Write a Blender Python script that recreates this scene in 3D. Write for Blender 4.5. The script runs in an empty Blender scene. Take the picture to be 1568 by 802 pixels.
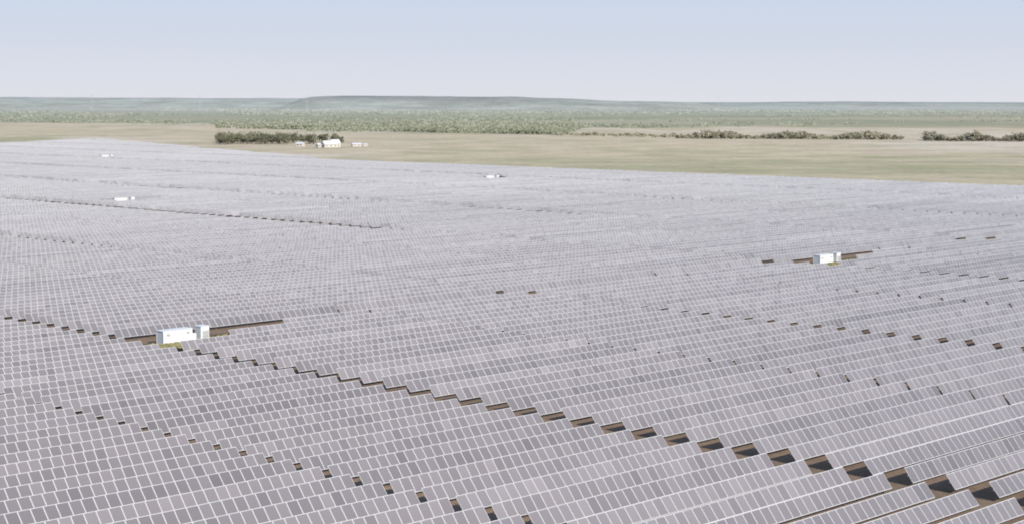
import bpy, bmesh, math, random
import numpy as np
from mathutils import Vector
random.seed(5); rng=np.random.default_rng(7)
sc=bpy.context.scene
sc.view_settings.view_transform='Standard'; sc.view_settings.look='None'; sc.view_settings.exposure=0
CAMH=45.0; FPX=2557.0
A1=math.radians(44.5)
R=np.array([math.sin(A1),math.cos(A1),0.0])       # along rows
A=np.array([math.cos(A1),-math.sin(A1),0.0])      # across rows, the side the panels face
Z=np.array([0,0,1.0])
def uv2w(u,v,z=0.0): return np.array(u)[...,None]*R+np.array(v)[...,None]*A+np.array(z)[...,None]*Z

# ---------------- helpers -----------------
def mat(name): 
    m=bpy.data.materials.new(name); m.use_nodes=True
    nt=m.node_tree; b=nt.nodes['Principled BSDF']; return m,nt,b
def simple(name,col,rough=0.6,metal=0.0,noise=0.0,scale=3.0):
    m,nt,b=mat(name); b.inputs['Roughness'].default_value=rough; b.inputs['Metallic'].default_value=metal
    if noise>0:
        tc=nt.nodes.new('ShaderNodeTexCoord'); n=nt.nodes.new('ShaderNodeTexNoise'); n.inputs['Scale'].default_value=scale; n.inputs['Detail'].default_value=6
        r=nt.nodes.new('ShaderNodeMapRange'); r.inputs['To Min'].default_value=1-noise; r.inputs['To Max'].default_value=1+noise
        mx=nt.nodes.new('ShaderNodeMix'); mx.data_type='RGBA'; mx.blend_type='MULTIPLY'; mx.inputs[0].default_value=1
        mx.inputs[6].default_value=(*col,1)
        nt.links.new(tc.outputs['Object'],n.inputs['Vector']); nt.links.new(n.outputs['Fac'],r.inputs['Value'])
        nt.links.new(r.outputs[0],mx.inputs[7]); nt.links.new(mx.outputs[2],b.inputs['Base Color'])
    else: b.inputs['Base Color'].default_value=(*col,1)
    return m
def obj_from_quads(name,Q,mats,midx=None,cols=None,parent=None,smooth=False):
    Q=np.asarray(Q,dtype=np.float32); n=len(Q)
    me=bpy.data.meshes.new(name)
    me.vertices.add(n*4); me.vertices.foreach_set('co',Q.reshape(-1))
    me.loops.add(n*4); me.loops.foreach_set('vertex_index',np.arange(n*4,dtype=np.int32))
    me.polygons.add(n); me.polygons.foreach_set('loop_start',np.arange(0,n*4,4,dtype=np.int32))
    me.polygons.foreach_set('loop_total',np.full(n,4,dtype=np.int32))
    for m in mats: me.materials.append(m)
    if midx is not None: me.polygons.foreach_set('material_index',np.asarray(midx,dtype=np.int32))
    if cols is not None:
        at=me.attributes.new('tint','FLOAT_COLOR','FACE')
        c=np.ones((n,4),dtype=np.float32); c[:,:3]=np.asarray(cols).reshape(n,-1); at.data.foreach_set('color',c.reshape(-1))
    me.update(calc_edges=True)
    o=bpy.data.objects.new(name,me); sc.collection.objects.link(o)
    if parent: o.parent=parent
    return o
def boxes(c,ex,ey,ez):
    def f(o,a,b): return np.stack([o-a-b,o+a-b,o+a+b,o-a+b],axis=1)
    return np.concatenate([f(c+ez,ex,ey),f(c-ez,ey,ex),f(c+ex,ey,ez),f(c-ex,ez,ey),f(c+ey,ez,ex),f(c-ey,ex,ez)])
def vnoise(x,y,seed=0):
    xi=np.floor(x).astype(np.int64); yi=np.floor(y).astype(np.int64); xf=x-xi; yf=y-yi
    def h(a,b):
        k=(a*374761393+b*668265263+seed*1442695041)&0x7fffffff
        k=((k^(k>>13))*1274126177)&0x7fffffff
        return ((k^(k>>16))&0xffff)/65535.0
    sx=xf*xf*(3-2*xf); sy=yf*yf*(3-2*yf)
    return (h(xi,yi)*(1-sx)+h(xi+1,yi)*sx)*(1-sy)+(h(xi,yi+1)*(1-sx)+h(xi+1,yi+1)*sx)*sy
def fbm(x,y,seed=0,o=4):
    s=0;a=1;t=0
    for i in range(o): s=s+a*vnoise(x*2**i,y*2**i,seed+i); t+=a; a*=.55
    return s/t
def sstep(a,b,x):
    t=np.clip((x-a)/(b-a),0,1); return t*t*(3-2*t)

# ---------------- field outline (u,v) -----------------
def far_u(v):
    return np.interp(v,[-1720,-1715,-962,0],[1056,1056,797,795])
def near_u(v):
    return np.interp(v,[-1720,-1586,-1480,-1200,0],[1056,860,600,-100,-100])
def in_field(x,y,m=0.0):
    u=x*R[0]+y*R[1]; v=x*A[0]+y*A[1]
    return (u<far_u(v)+m)&(u>near_u(v)-m)&(v>-1716-m)&(v<60)

# ---------------- ground -----------------
def px(x,y): return 784+2569*x/np.maximum(y,1)
def land_color(x,y):
    X=px(x,y); ys=115600/np.maximum(y,60)+155
    n1=fbm(x/260,y/420,1); n2=fbm(x/60,y/90,11); n3=fbm(x/900,y/700,21)
    tan=np.array([.575,.48,.335]); pale=np.array([.67,.575,.45]); olive=np.array([.40,.375,.225])
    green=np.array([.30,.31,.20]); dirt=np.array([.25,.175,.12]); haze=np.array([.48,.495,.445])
    def mix(c,d,f): return c*(1-f[...,None])+d*f[...,None]
    c=np.ones(x.shape+(3,))*tan
    c=mix(c,pale,sstep(.4,.7,n1)*.8)
    c=mix(c,olive,sstep(.5,.7,n2)*.5)
    g=sstep(236,246,ys+6*n2)*sstep(278,264,ys)*sstep(560,900,X)
    c=mix(c,olive,g*(.2+.65*sstep(.35,.65,fbm(x/90,y/50,33))))
    g=sstep(232,214,ys)*sstep(205,214,ys)*sstep(120,60,X)
    c=mix(c,olive,g*.85)
    lim=np.interp(X,[0,330,480,860,900,1200,1568],[187,191,201,206,196,193,195])
    gz=sstep(lim+2.5,lim-2.5,ys+8*(n1-.5))
    c=mix(c,green,gz*(.62+.38*sstep(.35,.6,n3)))
    c=mix(c,tan*.85,gz*sstep(.52,.66,fbm(x/1300,y/420,51))*.6)
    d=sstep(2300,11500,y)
    c=mix(c,haze,d*.88)  # aerial haze painted into the land colour, stronger with range
    inf=in_field(x,y,9.0)
    c=np.where(inf[...,None],dirt*(0.8+.4*n2[...,None]),c)
    return c
az=np.concatenate([np.linspace(-180,-22,40)[:-1],np.linspace(-22,22,520),np.linspace(22,180,40)[1:]])
az=np.radians(az)
rad=np.concatenate([[0,20,60],np.geomspace(90,60000,520)])
AZ,RD=np.meshgrid(az,rad)
gx=RD*np.sin(AZ); gy=RD*np.cos(AZ)
gz=np.where(RD>2200,(fbm(gx/1500,gy/1500,91)-.5)*np.clip((RD-2200)/1500,0,1)*9,0)
nr,na=gx.shape
V=np.stack([gx,gy,gz],-1).reshape(-1,3)
i=np.arange(nr-1)[:,None]*na+np.arange(na-1)[None]
F=np.stack([i,i+na,i+na+1,i+1],-1).reshape(-1,4)
me=bpy.data.meshes.new('ground'); me.from_pydata(V.tolist(),[],F[:, ::-1].tolist()); 
at=me.attributes.new('land','FLOAT_COLOR','POINT')
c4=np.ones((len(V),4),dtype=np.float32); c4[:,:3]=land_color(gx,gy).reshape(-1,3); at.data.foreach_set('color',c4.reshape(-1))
me.update()
ground=bpy.data.objects.new('ground',me); sc.collection.objects.link(ground)
def land_mat(name,attr,scales=((.02,.16),(.15,.16),(1.2,.14))):
    m,nt,b=mat(name); b.inputs['Roughness'].default_value=1; b.inputs['Specular IOR Level'].default_value=0.05
    at=nt.nodes.new('ShaderNodeAttribute'); at.attribute_name=attr
    tc=nt.nodes.new('ShaderNodeTexCoord'); prev=at.outputs['Color']
    for s,amt in scales:
        n=nt.nodes.new('ShaderNodeTexNoise'); n.inputs['Scale'].default_value=s; n.inputs['Detail'].default_value=5; n.inputs['Roughness'].default_value=.65
        r=nt.nodes.new('ShaderNodeMapRange'); r.inputs['From Min'].default_value=.3; r.inputs['From Max'].default_value=.7
        r.inputs['To Min'].default_value=1-amt; r.inputs['To Max'].default_value=1+amt
        mx=nt.nodes.new('ShaderNodeMix'); mx.data_type='RGBA'; mx.blend_type='MULTIPLY'; mx.inputs[0].default_value=1
        nt.links.new(tc.outputs['Object'],n.inputs['Vector']); nt.links.new(n.outputs['Fac'],r.inputs['Value'])
        nt.links.new(prev,mx.inputs[6]); nt.links.new(r.outputs[0],mx.inputs[7]); prev=mx.outputs[2]
    nt.links.new(prev,b.inputs['Base Color'])
    return m
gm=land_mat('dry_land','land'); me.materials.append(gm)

# ---------------- distant hills -----------------
def ridge(name,Y0,xs,ys,depth,col,seed,rough=1.0):
    NX=420; ND=14
    X=np.linspace(xs[0],xs[-1],NX); top=np.interp(X,xs,ys)
    H=CAMH+(155-top)*Y0/FPX
    edge=sstep(0,1,np.minimum((X-X[0]),(X[-1]-X))/60.0)
    t=np.linspace(0,1,ND)
    prof=sstep(0,.8,t)
    PX=(X[None]-784)/2569*(Y0+0*t[:,None]); PY=Y0+(t[:,None]-1)*depth+0*PX
    n=fbm(PX/350,PY/350,seed)-.5
    HZ=(H[None]*prof[:,None]*edge[None]+ n*12*rough*prof[:,None]) -2*(1-prof[:,None])
    PX=np.concatenate([PX,PX[-1:]]);PY=np.concatenate([PY,PY[-1:]+depth]);HZ=np.concatenate([HZ,HZ[-1:]*0-5])
    V=np.stack([PX,PY,HZ],-1); a=V[:-1,:-1];b_=V[:-1,1:];c=V[1:,1:];d=V[1:,:-1]
    Q=np.stack([a,b_,c,d],2).reshape(-1,4,3)
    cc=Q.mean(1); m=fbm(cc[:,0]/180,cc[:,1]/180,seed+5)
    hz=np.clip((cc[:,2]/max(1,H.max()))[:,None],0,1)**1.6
    base=np.array(col)[None]*hz+np.array([.43,.44,.375])[None]*(1-hz)  # hill tones kept pale, distance haze put into the colour
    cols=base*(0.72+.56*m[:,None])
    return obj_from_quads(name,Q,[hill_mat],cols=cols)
hill_mat=land_mat('hill_scrub','tint',((.004,.12),(.02,.15)))
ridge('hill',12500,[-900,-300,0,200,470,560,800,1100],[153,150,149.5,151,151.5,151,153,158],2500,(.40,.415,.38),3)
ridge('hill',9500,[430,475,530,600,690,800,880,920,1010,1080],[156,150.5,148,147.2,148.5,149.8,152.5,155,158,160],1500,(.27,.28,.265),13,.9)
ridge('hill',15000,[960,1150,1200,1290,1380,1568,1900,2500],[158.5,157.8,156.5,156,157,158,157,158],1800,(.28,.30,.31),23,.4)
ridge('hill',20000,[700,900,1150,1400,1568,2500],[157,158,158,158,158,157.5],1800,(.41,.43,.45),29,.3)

# ---------------- solar panels -----------------
PITCH=5.5; V0=-261.5; TILT=math.radians(50.5); HC=1.3; HW=1.05
majors=[168+105*k for k in range(-2,10)]
half={168:2.3,273:1.4,378:2.6,483:3.2,588:5.0,693:5.2,798:5,903:5}
def hw(mj,v):
    h=half.get(mj,2.2)
    if mj>=378 and v<-430: h=7.0      # access roads are wider in the older blocks
    if mj==273 and v<-380: h=3.4
    return h
stations=[(177,V0),(390,V0),(402,V0-PITCH*68),(668,V0-PITCH*75),(712,V0-PITCH*161)]
segs=[]
for j in range(-266,38):
    v=V0+PITCH*j
    fu=float(far_u(v)); nu=float(near_u(v))
    secs=[]
    for k,mj in enumerate(majors[:-1]):
        mid=mj+(60 if mj==63 else 56.5); hm=.6 if mj==63 else .4
        secs.append((mj+hw(mj,v),mid-hm)); secs.append((mid+hm,majors[k+1]-hw(majors[k+1],v)))
    for (a,b) in secs:
        aa=max(a,nu); bb=min(b,fu)
        if bb-aa<8: continue
        if j==-1 and aa>165: continue            # service track between blocks
        cut=False
        for (su,sv) in stations:
            if -8<v-sv<8 and bb>su-9 and aa<su+8:
                if v-sv>3: lo=su-6; hi=su+8
                else: lo=su-10; hi=su+25
                if lo-aa>4: segs.append((aa,lo,v))
                if bb-hi>4: segs.append((hi,bb,v))
                cut=True; break
        if not cut: segs.append((aa,bb,v))
segs=np.array(segs); ns=len(segs)
uc=(segs[:,0]+segs[:,1])/2; L=(segs[:,1]-segs[:,0])/2; vc=segs[:,2]
tl=TILT+rng.normal(0,math.radians(1.3),ns)
zc=HC+rng.normal(0,.05,ns)+ (fbm(uc/90,vc/90,71)-.5)*.6
def wdir(t): return -np.cos(t)[:,None]*A+np.sin(t)[:,None]*Z
def ndir(t): return np.sin(t)[:,None]*A+np.cos(t)[:,None]*Z
W=wdir(tl); N=ndir(tl); C=uv2w(uc,vc,zc)
slab=boxes(C,L[:,None]*R,W*HW,N*.025)
tube=boxes(C-N*.12,(L[:,None]+.1)*R,W*.07,N*.07)
pc=[]
for s in range(ns):
    if vc[s]>-450 and uc[s]<420:
        k=max(2,int(2*L[s]/6.5)); us=np.linspace(segs[s,0]+.6,segs[s,1]-.6,k)
        for u in us: pc.append((u,vc[s],zc[s]))
pc=np.array(pc); cp=uv2w(pc[:,0],pc[:,1],pc[:,2]/2-.1)
posts=boxes(cp,np.repeat(.07*R[None],len(cp),0),np.repeat(.07*A[None],len(cp),0),(pc[:,2]/2-.02)[:,None]*Z)
Q1=np.concatenate([slab,tube,posts])
mi=np.concatenate([np.zeros(len(slab)),np.ones(len(tube)+len(posts))])
MW=1.5
mods=[];mc=[]
for s in range(ns):
    n=max(1,int(2*L[s]/MW)); w=2*L[s]/n
    us=segs[s,0]+w*(np.arange(n)+.5)
    Cm=us[:,None]*R+vc[s]*A+zc[s]*Z+N[s]*.036
    ex=R*(w/2-.07); ey=W[s]*(HW-.085)
    jit=N[s]*rng.normal(0,.002,n)[:,None]
    q=np.stack([Cm-ex-ey+jit,Cm+ex-ey-jit,Cm+ex+ey,Cm-ex+ey],1)
    mods.append(q)
    patch=.84+.32*float(fbm(uc[s]/160,vc[s]/160,81))
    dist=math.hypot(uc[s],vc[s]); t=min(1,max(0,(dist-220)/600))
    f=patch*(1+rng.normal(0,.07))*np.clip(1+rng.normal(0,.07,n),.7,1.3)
    col=np.array([.235,.21,.214])*(1-t)+np.array([.328,.316,.315])*t  # far modules get a paler tint that stands in for haze
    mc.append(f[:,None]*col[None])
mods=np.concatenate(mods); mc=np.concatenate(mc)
frame=simple('aluminium_frame',(.56,.55,.54),.5,.0)
steel=simple('galvanised_steel',(.22,.19,.17),.6,.0)
m,nt,b=mat('photovoltaic_glass')
at=nt.nodes.new('ShaderNodeAttribute'); at.attribute_name='tint'
nt.links.new(at.outputs['Color'],b.inputs['Base Color']); b.inputs['Roughness'].default_value=.3
pv=m
root=bpy.data.objects.new('solar_panel_array',None); sc.collection.objects.link(root)
obj_from_quads('tracker_frames',Q1,[frame,steel],mi,parent=root)
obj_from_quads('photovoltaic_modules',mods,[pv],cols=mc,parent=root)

# ---------------- inverter stations -----------------
white=simple('white_painted_steel',(.84,.83,.80),.45,0,.04,2)
offw=simple('cabinet_grey',(.70,.70,.69),.5,0,.06,4)
dark=simple('louvre_grey',(.45,.45,.45),.6)
conc=simple('concrete',(.34,.31,.27),.9,0,.15,1.5)
cable=simple('cable_tray',(.09,.075,.06),.8,0,.2,1)
grass=simple('dry_grass',(.37,.33,.16),.95,0,.3,.6)
def station(u,v):
    e=bpy.data.objects.new('inverter_station',None); sc.collection.objects.link(e)
    p=uv2w(u,v,0); e.location=p.tolist(); e.rotation_euler=(0,0,math.atan2(R[1],R[0])); e.scale=(.78,.85,.86)
    def part(name,bx,m,bev=0.0):
        bm=bmesh.new()
        for (x,y,z,sx,sy,sz) in bx:
            r=bmesh.ops.create_cube(bm,size=1)
            bmesh.ops.scale(bm,vec=(sx,sy,sz),verts=r['verts']); bmesh.ops.translate(bm,vec=(x,y,z),verts=r['verts'])
        if bev>0: bmesh.ops.bevel(bm,geom=bm.edges[:],offset=bev,segments=1,affect='EDGES')
        me=bpy.data.meshes.new(name); bm.to_mesh(me); bm.free(); me.materials.append(m)
        o=bpy.data.objects.new(name,me); sc.collection.objects.link(o); o.parent=e
    part('foundation',[(-1,0,.12,9.2,3.2,.24),(7.0,0,.12,3.6,3.4,.24)],conc,.02)
    part('container_body',[(-1,0,1.67,8.2,2.5,2.75)],white,.04)
    part('container_ribs',[(x,s*1.265,1.67,.09,.06,2.4) for x in np.arange(-4.8,2.9,.3) for s in(-1,1)],white)
    part('container_roof',[(-1,0,3.10,8.4,2.7,.12)],white,.02)
    part('corner_posts',[(x,y,1.66,.16,.16,2.86) for x in(-5.08,3.08) for y in(-1.25,1.25)],offw)
    part('louvres',[(-3.6,-1.31,2.2,.9,.05,.5),(1.9,-1.31,2.3,.8,.05,.4)],dark)
    part('doors',[(-2.2,-1.31,1.4,.95,.05,2.0),(-1.2,-1.31,1.4,.95,.05,2.0)],white,.01)
    part('transformer_tank',[(6.9,0,1.75,2.4,2.4,2.8)],white,.06)
    part('radiator_fins',[(x,s*1.35,1.5,.06,.3,1.7) for x in np.arange(6.1,7.8,.2) for s in(-1,1)],white)
    part('transformer_lid',[(6.9,0,3.22,2.6,2.6,.12)],white,.03)
    part('low_voltage_cabinet',[(4.4,.2,1.0,1.3,1.0,1.5)],white,.03)
    part('cable_tray',[(16,1.6,.65,13,.4,.16),(21,-.6,.5,9,.4,.16),(-9.0,.9,.5,6,.4,.16)]+[(x,1.6,.29,.1,.3,.58) for x in range(10,23,2)],cable)
    q=[]
    for k in range(6500):
        x=random.gauss(-2.5,5); y=random.gauss(-4.6,1.8)
        if abs(y)<1.9 and -6<x<9: continue
        h=random.uniform(.15,.7); a=random.uniform(0,3.14); dx=math.cos(a)*.4; dy=math.sin(a)*.4
        q.append([(x-dx,y-dy,0),(x+dx,y+dy,0),(x+dx*.6,y+dy*.6,h),(x-dx*.6,y-dy*.6,h)])
    for k in range(700):
        x=random.uniform(9,30); y=random.uniform(-2.5,4)
        h=random.uniform(.1,.4); a=random.uniform(0,3.14); dx=math.cos(a)*.3; dy=math.sin(a)*.3
        q.append([(x-dx,y-dy,0),(x+dx,y+dy,0),(x+dx*.6,y+dy*.6,h),(x-dx*.6,y-dy*.6,h)])
    obj_from_quads('grass_tufts',np.array(q),[grass],parent=e)
for s in stations: station(*s)

# ---------------- vegetation -----------------
leafm,nt,b=mat('foliage'); b.inputs['Roughness'].default_value=.8; b.inputs['Specular IOR Level'].default_value=.2
at=nt.nodes.new('ShaderNodeAttribute'); at.attribute_name='tint'; nt.links.new(at.outputs['Color'],b.inputs['Base Color'])
def tree_mass(name,pts,col,leafs=170,ls=.9,trunk=True):
    Q=[];Cc=[]
    for (x,y,h) in pts:
        r=h*random.uniform(.42,.6); nl=random.randint(4,6)
        lob=[(random.uniform(-.6,.6)*r,random.uniform(-.6,.6)*r,h*random.uniform(.3,.78),r*random.uniform(.4,.65)) for _ in range(nl)]
        base=np.array(col)*random.uniform(.7,1.3)
        if trunk:
            def limb(p,q,r0,r1):
                p=Vector(p);q=Vector(q)
                for k in range(5):
                    a=2*math.pi*k/5;b2=2*math.pi*(k+1)/5
                    Q.append([(p.x+math.cos(a)*r0,p.y+math.sin(a)*r0,p.z),(p.x+math.cos(b2)*r0,p.y+math.sin(b2)*r0,p.z),(q.x+math.cos(b2)*r1,q.y+math.sin(b2)*r1,q.z),(q.x+math.cos(a)*r1,q.y+math.sin(a)*r1,q.z)])
                    Cc.append((.09,.07,.05))
            limb((x,y,0),(x,y,h*.45),h*.03,h*.02)
            for l in lob: limb((x,y,h*.35),(x+l[0],y+l[1],l[2]),h*.015,h*.006)
        for _ in range(leafs):
            l=random.choice(lob); v=Vector((random.gauss(0,1),random.gauss(0,1),random.gauss(0,1))).normalized()*l[3]*random.uniform(.45,1.1)
            c=Vector((x+l[0]+v.x,y+l[1]+v.y,max(.3,l[2]+v.z*.8)))
            s=ls*random.uniform(.5,1.1); d1=Vector((random.gauss(0,1),random.gauss(0,1),random.gauss(0,1))).normalized()*s; d2=d1.orthogonal().normalized()*s*.8
            Q.append([tuple(c-d1),tuple(c-d2),tuple(c+d1),tuple(c+d2)])
            Cc.append(tuple(base*random.uniform(.6,1.4)))
    return obj_from_quads(name,np.array(Q),[leafm],cols=np.array(Cc))
def unproj(x,y):
    d=np.array([x-784,FPX*.9954+(401-y)*.0958,-FPX*.0958+(401-y)*.9954]); t=CAMH/-d[2]; return d[0]*t,d[1]*t
pts=[]
for k in range(115):
    x=random.choice([random.uniform(332,524),random.uniform(332,450)]); X,Y=unproj(x,random.uniform(216.5,222)); pts.append((X,Y,random.uniform(5.5,12.5)))
tree_mass('tree_grove',pts,(.165,.16,.105))
def hedge(x0,x1,y0,y1,n,h):
    pts=[]
    for k in range(n):
        t=random.random(); 
        X,Y=unproj(x0+(x1-x0)*t,y0+(y1-y0)*t+random.uniform(-1.6,.8)); pts.append((X,Y,h*random.uniform(.5,1.15)*(.75+.35*math.sin(t*19+x0))))
    return pts
tree_mass('tree_line',hedge(1035,1385,212,214,380,9),(.27,.25,.175),70,1.2)
tree_mass('tree_line',hedge(1415,1640,216,217,250,9.5),(.25,.23,.16),70,1.2)
tree_mass('tree_line',hedge(850,1035,207,211,130,5),(.31,.295,.21),50,1.1)
tree_mass('tree_line',hedge(330,860,196,207,420,6.5),(.255,.265,.18),50,1.3)
pts=[]
while len(pts)<6000:
    Y=2400*(9500/2400)**random.random(); X=Y*random.uniform(-.36,.36)
    xx=float(px(X,Y)); ys=155+115600/Y
    lim=np.interp(xx,[0,330,480,860,900,1200,1568],[188,192,202,207,197,194,196])
    if ys>lim+random.uniform(-1,1): continue
    d=float(fbm(np.array(X/420),np.array(Y/700),61))+ (.08 if 330<xx<880 else -.06)
    if d<random.uniform(.38,.6): continue
    pts.append((X,Y,random.uniform(3,6.5)))
Q=[];Cc=[]
for (x,y,h) in pts:
    f=min(1,(y-2300)/5500); base=np.array([.265,.27,.185])*(1-f)+np.array([.41,.425,.365])*f  # bushes fade paler with distance, haze painted into their colour
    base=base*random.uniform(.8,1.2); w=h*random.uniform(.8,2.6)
    for _ in range(16):
        c=Vector((x+random.gauss(0,w*.6),y+random.gauss(0,w*.5),h*random.uniform(.15,.8)))
        d1=Vector((random.gauss(0,1),random.gauss(0,1),random.gauss(0,.7))).normalized()*h*.3; d2=d1.orthogonal().normalized()*h*.26
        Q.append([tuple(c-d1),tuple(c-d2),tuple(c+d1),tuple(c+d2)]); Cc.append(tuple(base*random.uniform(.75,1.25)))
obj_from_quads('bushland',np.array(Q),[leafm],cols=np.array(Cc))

# ---------------- farm buildings -----------------
roofm=simple('white_sheet_roof',(.72,.71,.69),.5,0,.06,.5)
wallm=simple('whitewashed_wall',(.60,.56,.50),.8,0,.08,.7)
glass=simple('window_dark',(.12,.12,.12),.3)
def building(name,X,Y,rot,parts):
    e=bpy.data.objects.new(name,None); sc.collection.objects.link(e); e.location=(X,Y,0); e.rotation_euler=(0,0,rot)
    for (cx,cy,l,w,h,rh) in parts:
        bm=bmesh.new(); r=bmesh.ops.create_cube(bm,size=1); bmesh.ops.scale(bm,vec=(l,w,h),verts=r['verts']); bmesh.ops.translate(bm,vec=(cx,cy,h/2),verts=r['verts'])
        for s in (-1,1):
            vs=[bm.verts.new((cx+s*l/2,cy-w/2,h)),bm.verts.new((cx+s*l/2,cy+w/2,h)),bm.verts.new((cx+s*l/2,cy,h+rh))]; bm.faces.new(vs)
        me=bpy.data.meshes.new('walls'); bm.to_mesh(me); bm.free(); me.materials.append(wallm); o=bpy.data.objects.new('walls',me); sc.collection.objects.link(o); o.parent=e
        o_=.5; q=[]
        for s in(-1,1):
            q.append([(cx-l/2-o_,cy+s*(w/2+o_),h-.1),(cx+l/2+o_,cy+s*(w/2+o_),h-.1),(cx+l/2+o_,cy,h+rh+.1),(cx-l/2-o_,cy,h+rh+.1)])
            q.append([(cx-l/2-o_,cy+s*(w/2+o_),h-.3),(cx+l/2+o_,cy+s*(w/2+o_),h-.3),(cx+l/2+o_,cy+s*(w/2+o_),h-.1),(cx-l/2-o_,cy+s*(w/2+o_),h-.1)])
        obj_from_quads('roof',np.array(q),[roofm],parent=e)
        wq=[]
        k=max(2,int(l/4))
        for i in range(k):
            x=cx-l/2+l*(i+.5)/k
            wq.append([(x-.5,cy-w/2-.02,1.0),(x+.5,cy-w/2-.02,1.0),(x+.5,cy-w/2-.02,2.1),(x-.5,cy-w/2-.02,2.1)])
        obj_from_quads('windows',np.array(wq),[glass],parent=e)
X,Y=unproj(507,226); building('farmhouse',X,Y,.5,[(-2,0,13,9,3.2,3.2),(6,5,8,10,3.8,3.6),(-10,4,6,6,2.6,1.5)])
X,Y=unproj(460,224.5); building('farm_shed',X,Y,-.3,[(0,0,7,6,2.6,1.4)])
X,Y=unproj(546,224.5); building('farm_shed',X,Y,.3,[(0,0,9,6,2.2,1.2),(9,2,4,4,1.8,.8)])

# ---------------- distant masts -----------------
mastm=simple('weathered_mast_steel',(.42,.44,.45),.7)
def mast(xp,Yd,h):
    e=[];X=(xp-784)/2569*Yd
    w=3.5
    for sx in(-1,1):
        for sy in(-1,1):
            e.append([(X+sx*w,Yd+sy*w,0),(X+sx*w+.6,Yd+sy*w,0),(X+sx*.4+.3,Yd+sy*.4,h),(X+sx*.4,Yd+sy*.4,h)])
    for z in np.linspace(.1,.9,8):
        ww=w*(1-z)+.4; e.append([(X-ww,Yd-ww,h*z),(X+ww,Yd-ww,h*(z+.08)),(X+ww,Yd-ww,h*(z+.08)+.4),(X-ww,Yd-ww,h*z+.4)])
    e.append([(X-9,Yd,h*.85),(X+9,Yd,h*.85),(X+9,Yd,h*.85+.8),(X-9,Yd,h*.85+.8)])
    e.append([(X-7,Yd,h*.95),(X+7,Yd,h*.95),(X+7,Yd,h*.95+.8),(X-7,Yd,h*.95+.8)])
    obj_from_quads('transmission_tower',np.array(e),[mastm])
for xp in(141,306,470): mast(xp,7200,72)
mast(1100,8200,68)

# ---------------- light, sky -----------------
SE=math.radians(32); SAZ=math.radians(134.5+8)
sd=Vector((math.sin(SAZ)*math.cos(SE),math.cos(SAZ)*math.cos(SE),math.sin(SE)))
l=bpy.data.lights.new('sun','SUN'); l.energy=4.5; l.angle=math.radians(.6); l.color=(1,.955,.90)
lo=bpy.data.objects.new('sun',l); sc.collection.objects.link(lo); lo.rotation_euler=(-sd).to_track_quat('-Z','Y').to_euler()
w=bpy.data.worlds.new('World'); sc.world=w; w.use_nodes=True; nt=w.node_tree
sky=nt.nodes.new('ShaderNodeTexSky'); sky.sky_type='NISHITA'; sky.sun_disc=False; sky.sun_elevation=SE; sky.sun_rotation=SAZ
sky.air_density=1.0; sky.dust_density=1.0; sky.ozone_density=1.5
tc=nt.nodes.new('ShaderNodeTexCoord'); sp=nt.nodes.new('ShaderNodeSeparateXYZ'); nt.links.new(tc.outputs['Generated'],sp.inputs[0])
rp=nt.nodes.new('ShaderNodeValToRGB'); nt.links.new(sp.outputs['Z'],rp.inputs[0])
el=rp.color_ramp.elements; el[0].position=0; el[0].color=(.76,.77,.84,1); el[1].position=1; el[1].color=(.10,.19,.42,1)
for p,c in((.035,(.65,.70,.82)),(.11,(.51,.64,.82)),(.35,(.28,.42,.64))):
    k=el.new(p); k.color=(*c,1)
vm=nt.nodes.new('ShaderNodeVectorMath'); vm.operation='SCALE'; vm.inputs['Scale'].default_value=1/.12; nt.links.new(rp.outputs[0],vm.inputs[0])
mx=nt.nodes.new('ShaderNodeMix'); mx.data_type='RGBA'; mx.inputs[0].default_value=.94
nt.links.new(sky.outputs[0],mx.inputs[6]); nt.links.new(vm.outputs[0],mx.inputs[7])
bg=nt.nodes['Background']; bg.inputs['Strength'].default_value=.12
nt.links.new(mx.outputs[2],bg.inputs['Color'])

cam=bpy.data.cameras.new('camera'); cam.lens=36*FPX/1568; cam.sensor_width=36; cam.clip_end=200000; cam.clip_start=1
cam.dof.use_dof=True; cam.dof.focus_distance=22; cam.dof.aperture_fstop=3.1
co=bpy.data.objects.new('camera',cam); sc.collection.objects.link(co); co.location=(0,0,CAMH); co.rotation_euler=(math.radians(90-5.5),0,0)
sc.camera=co
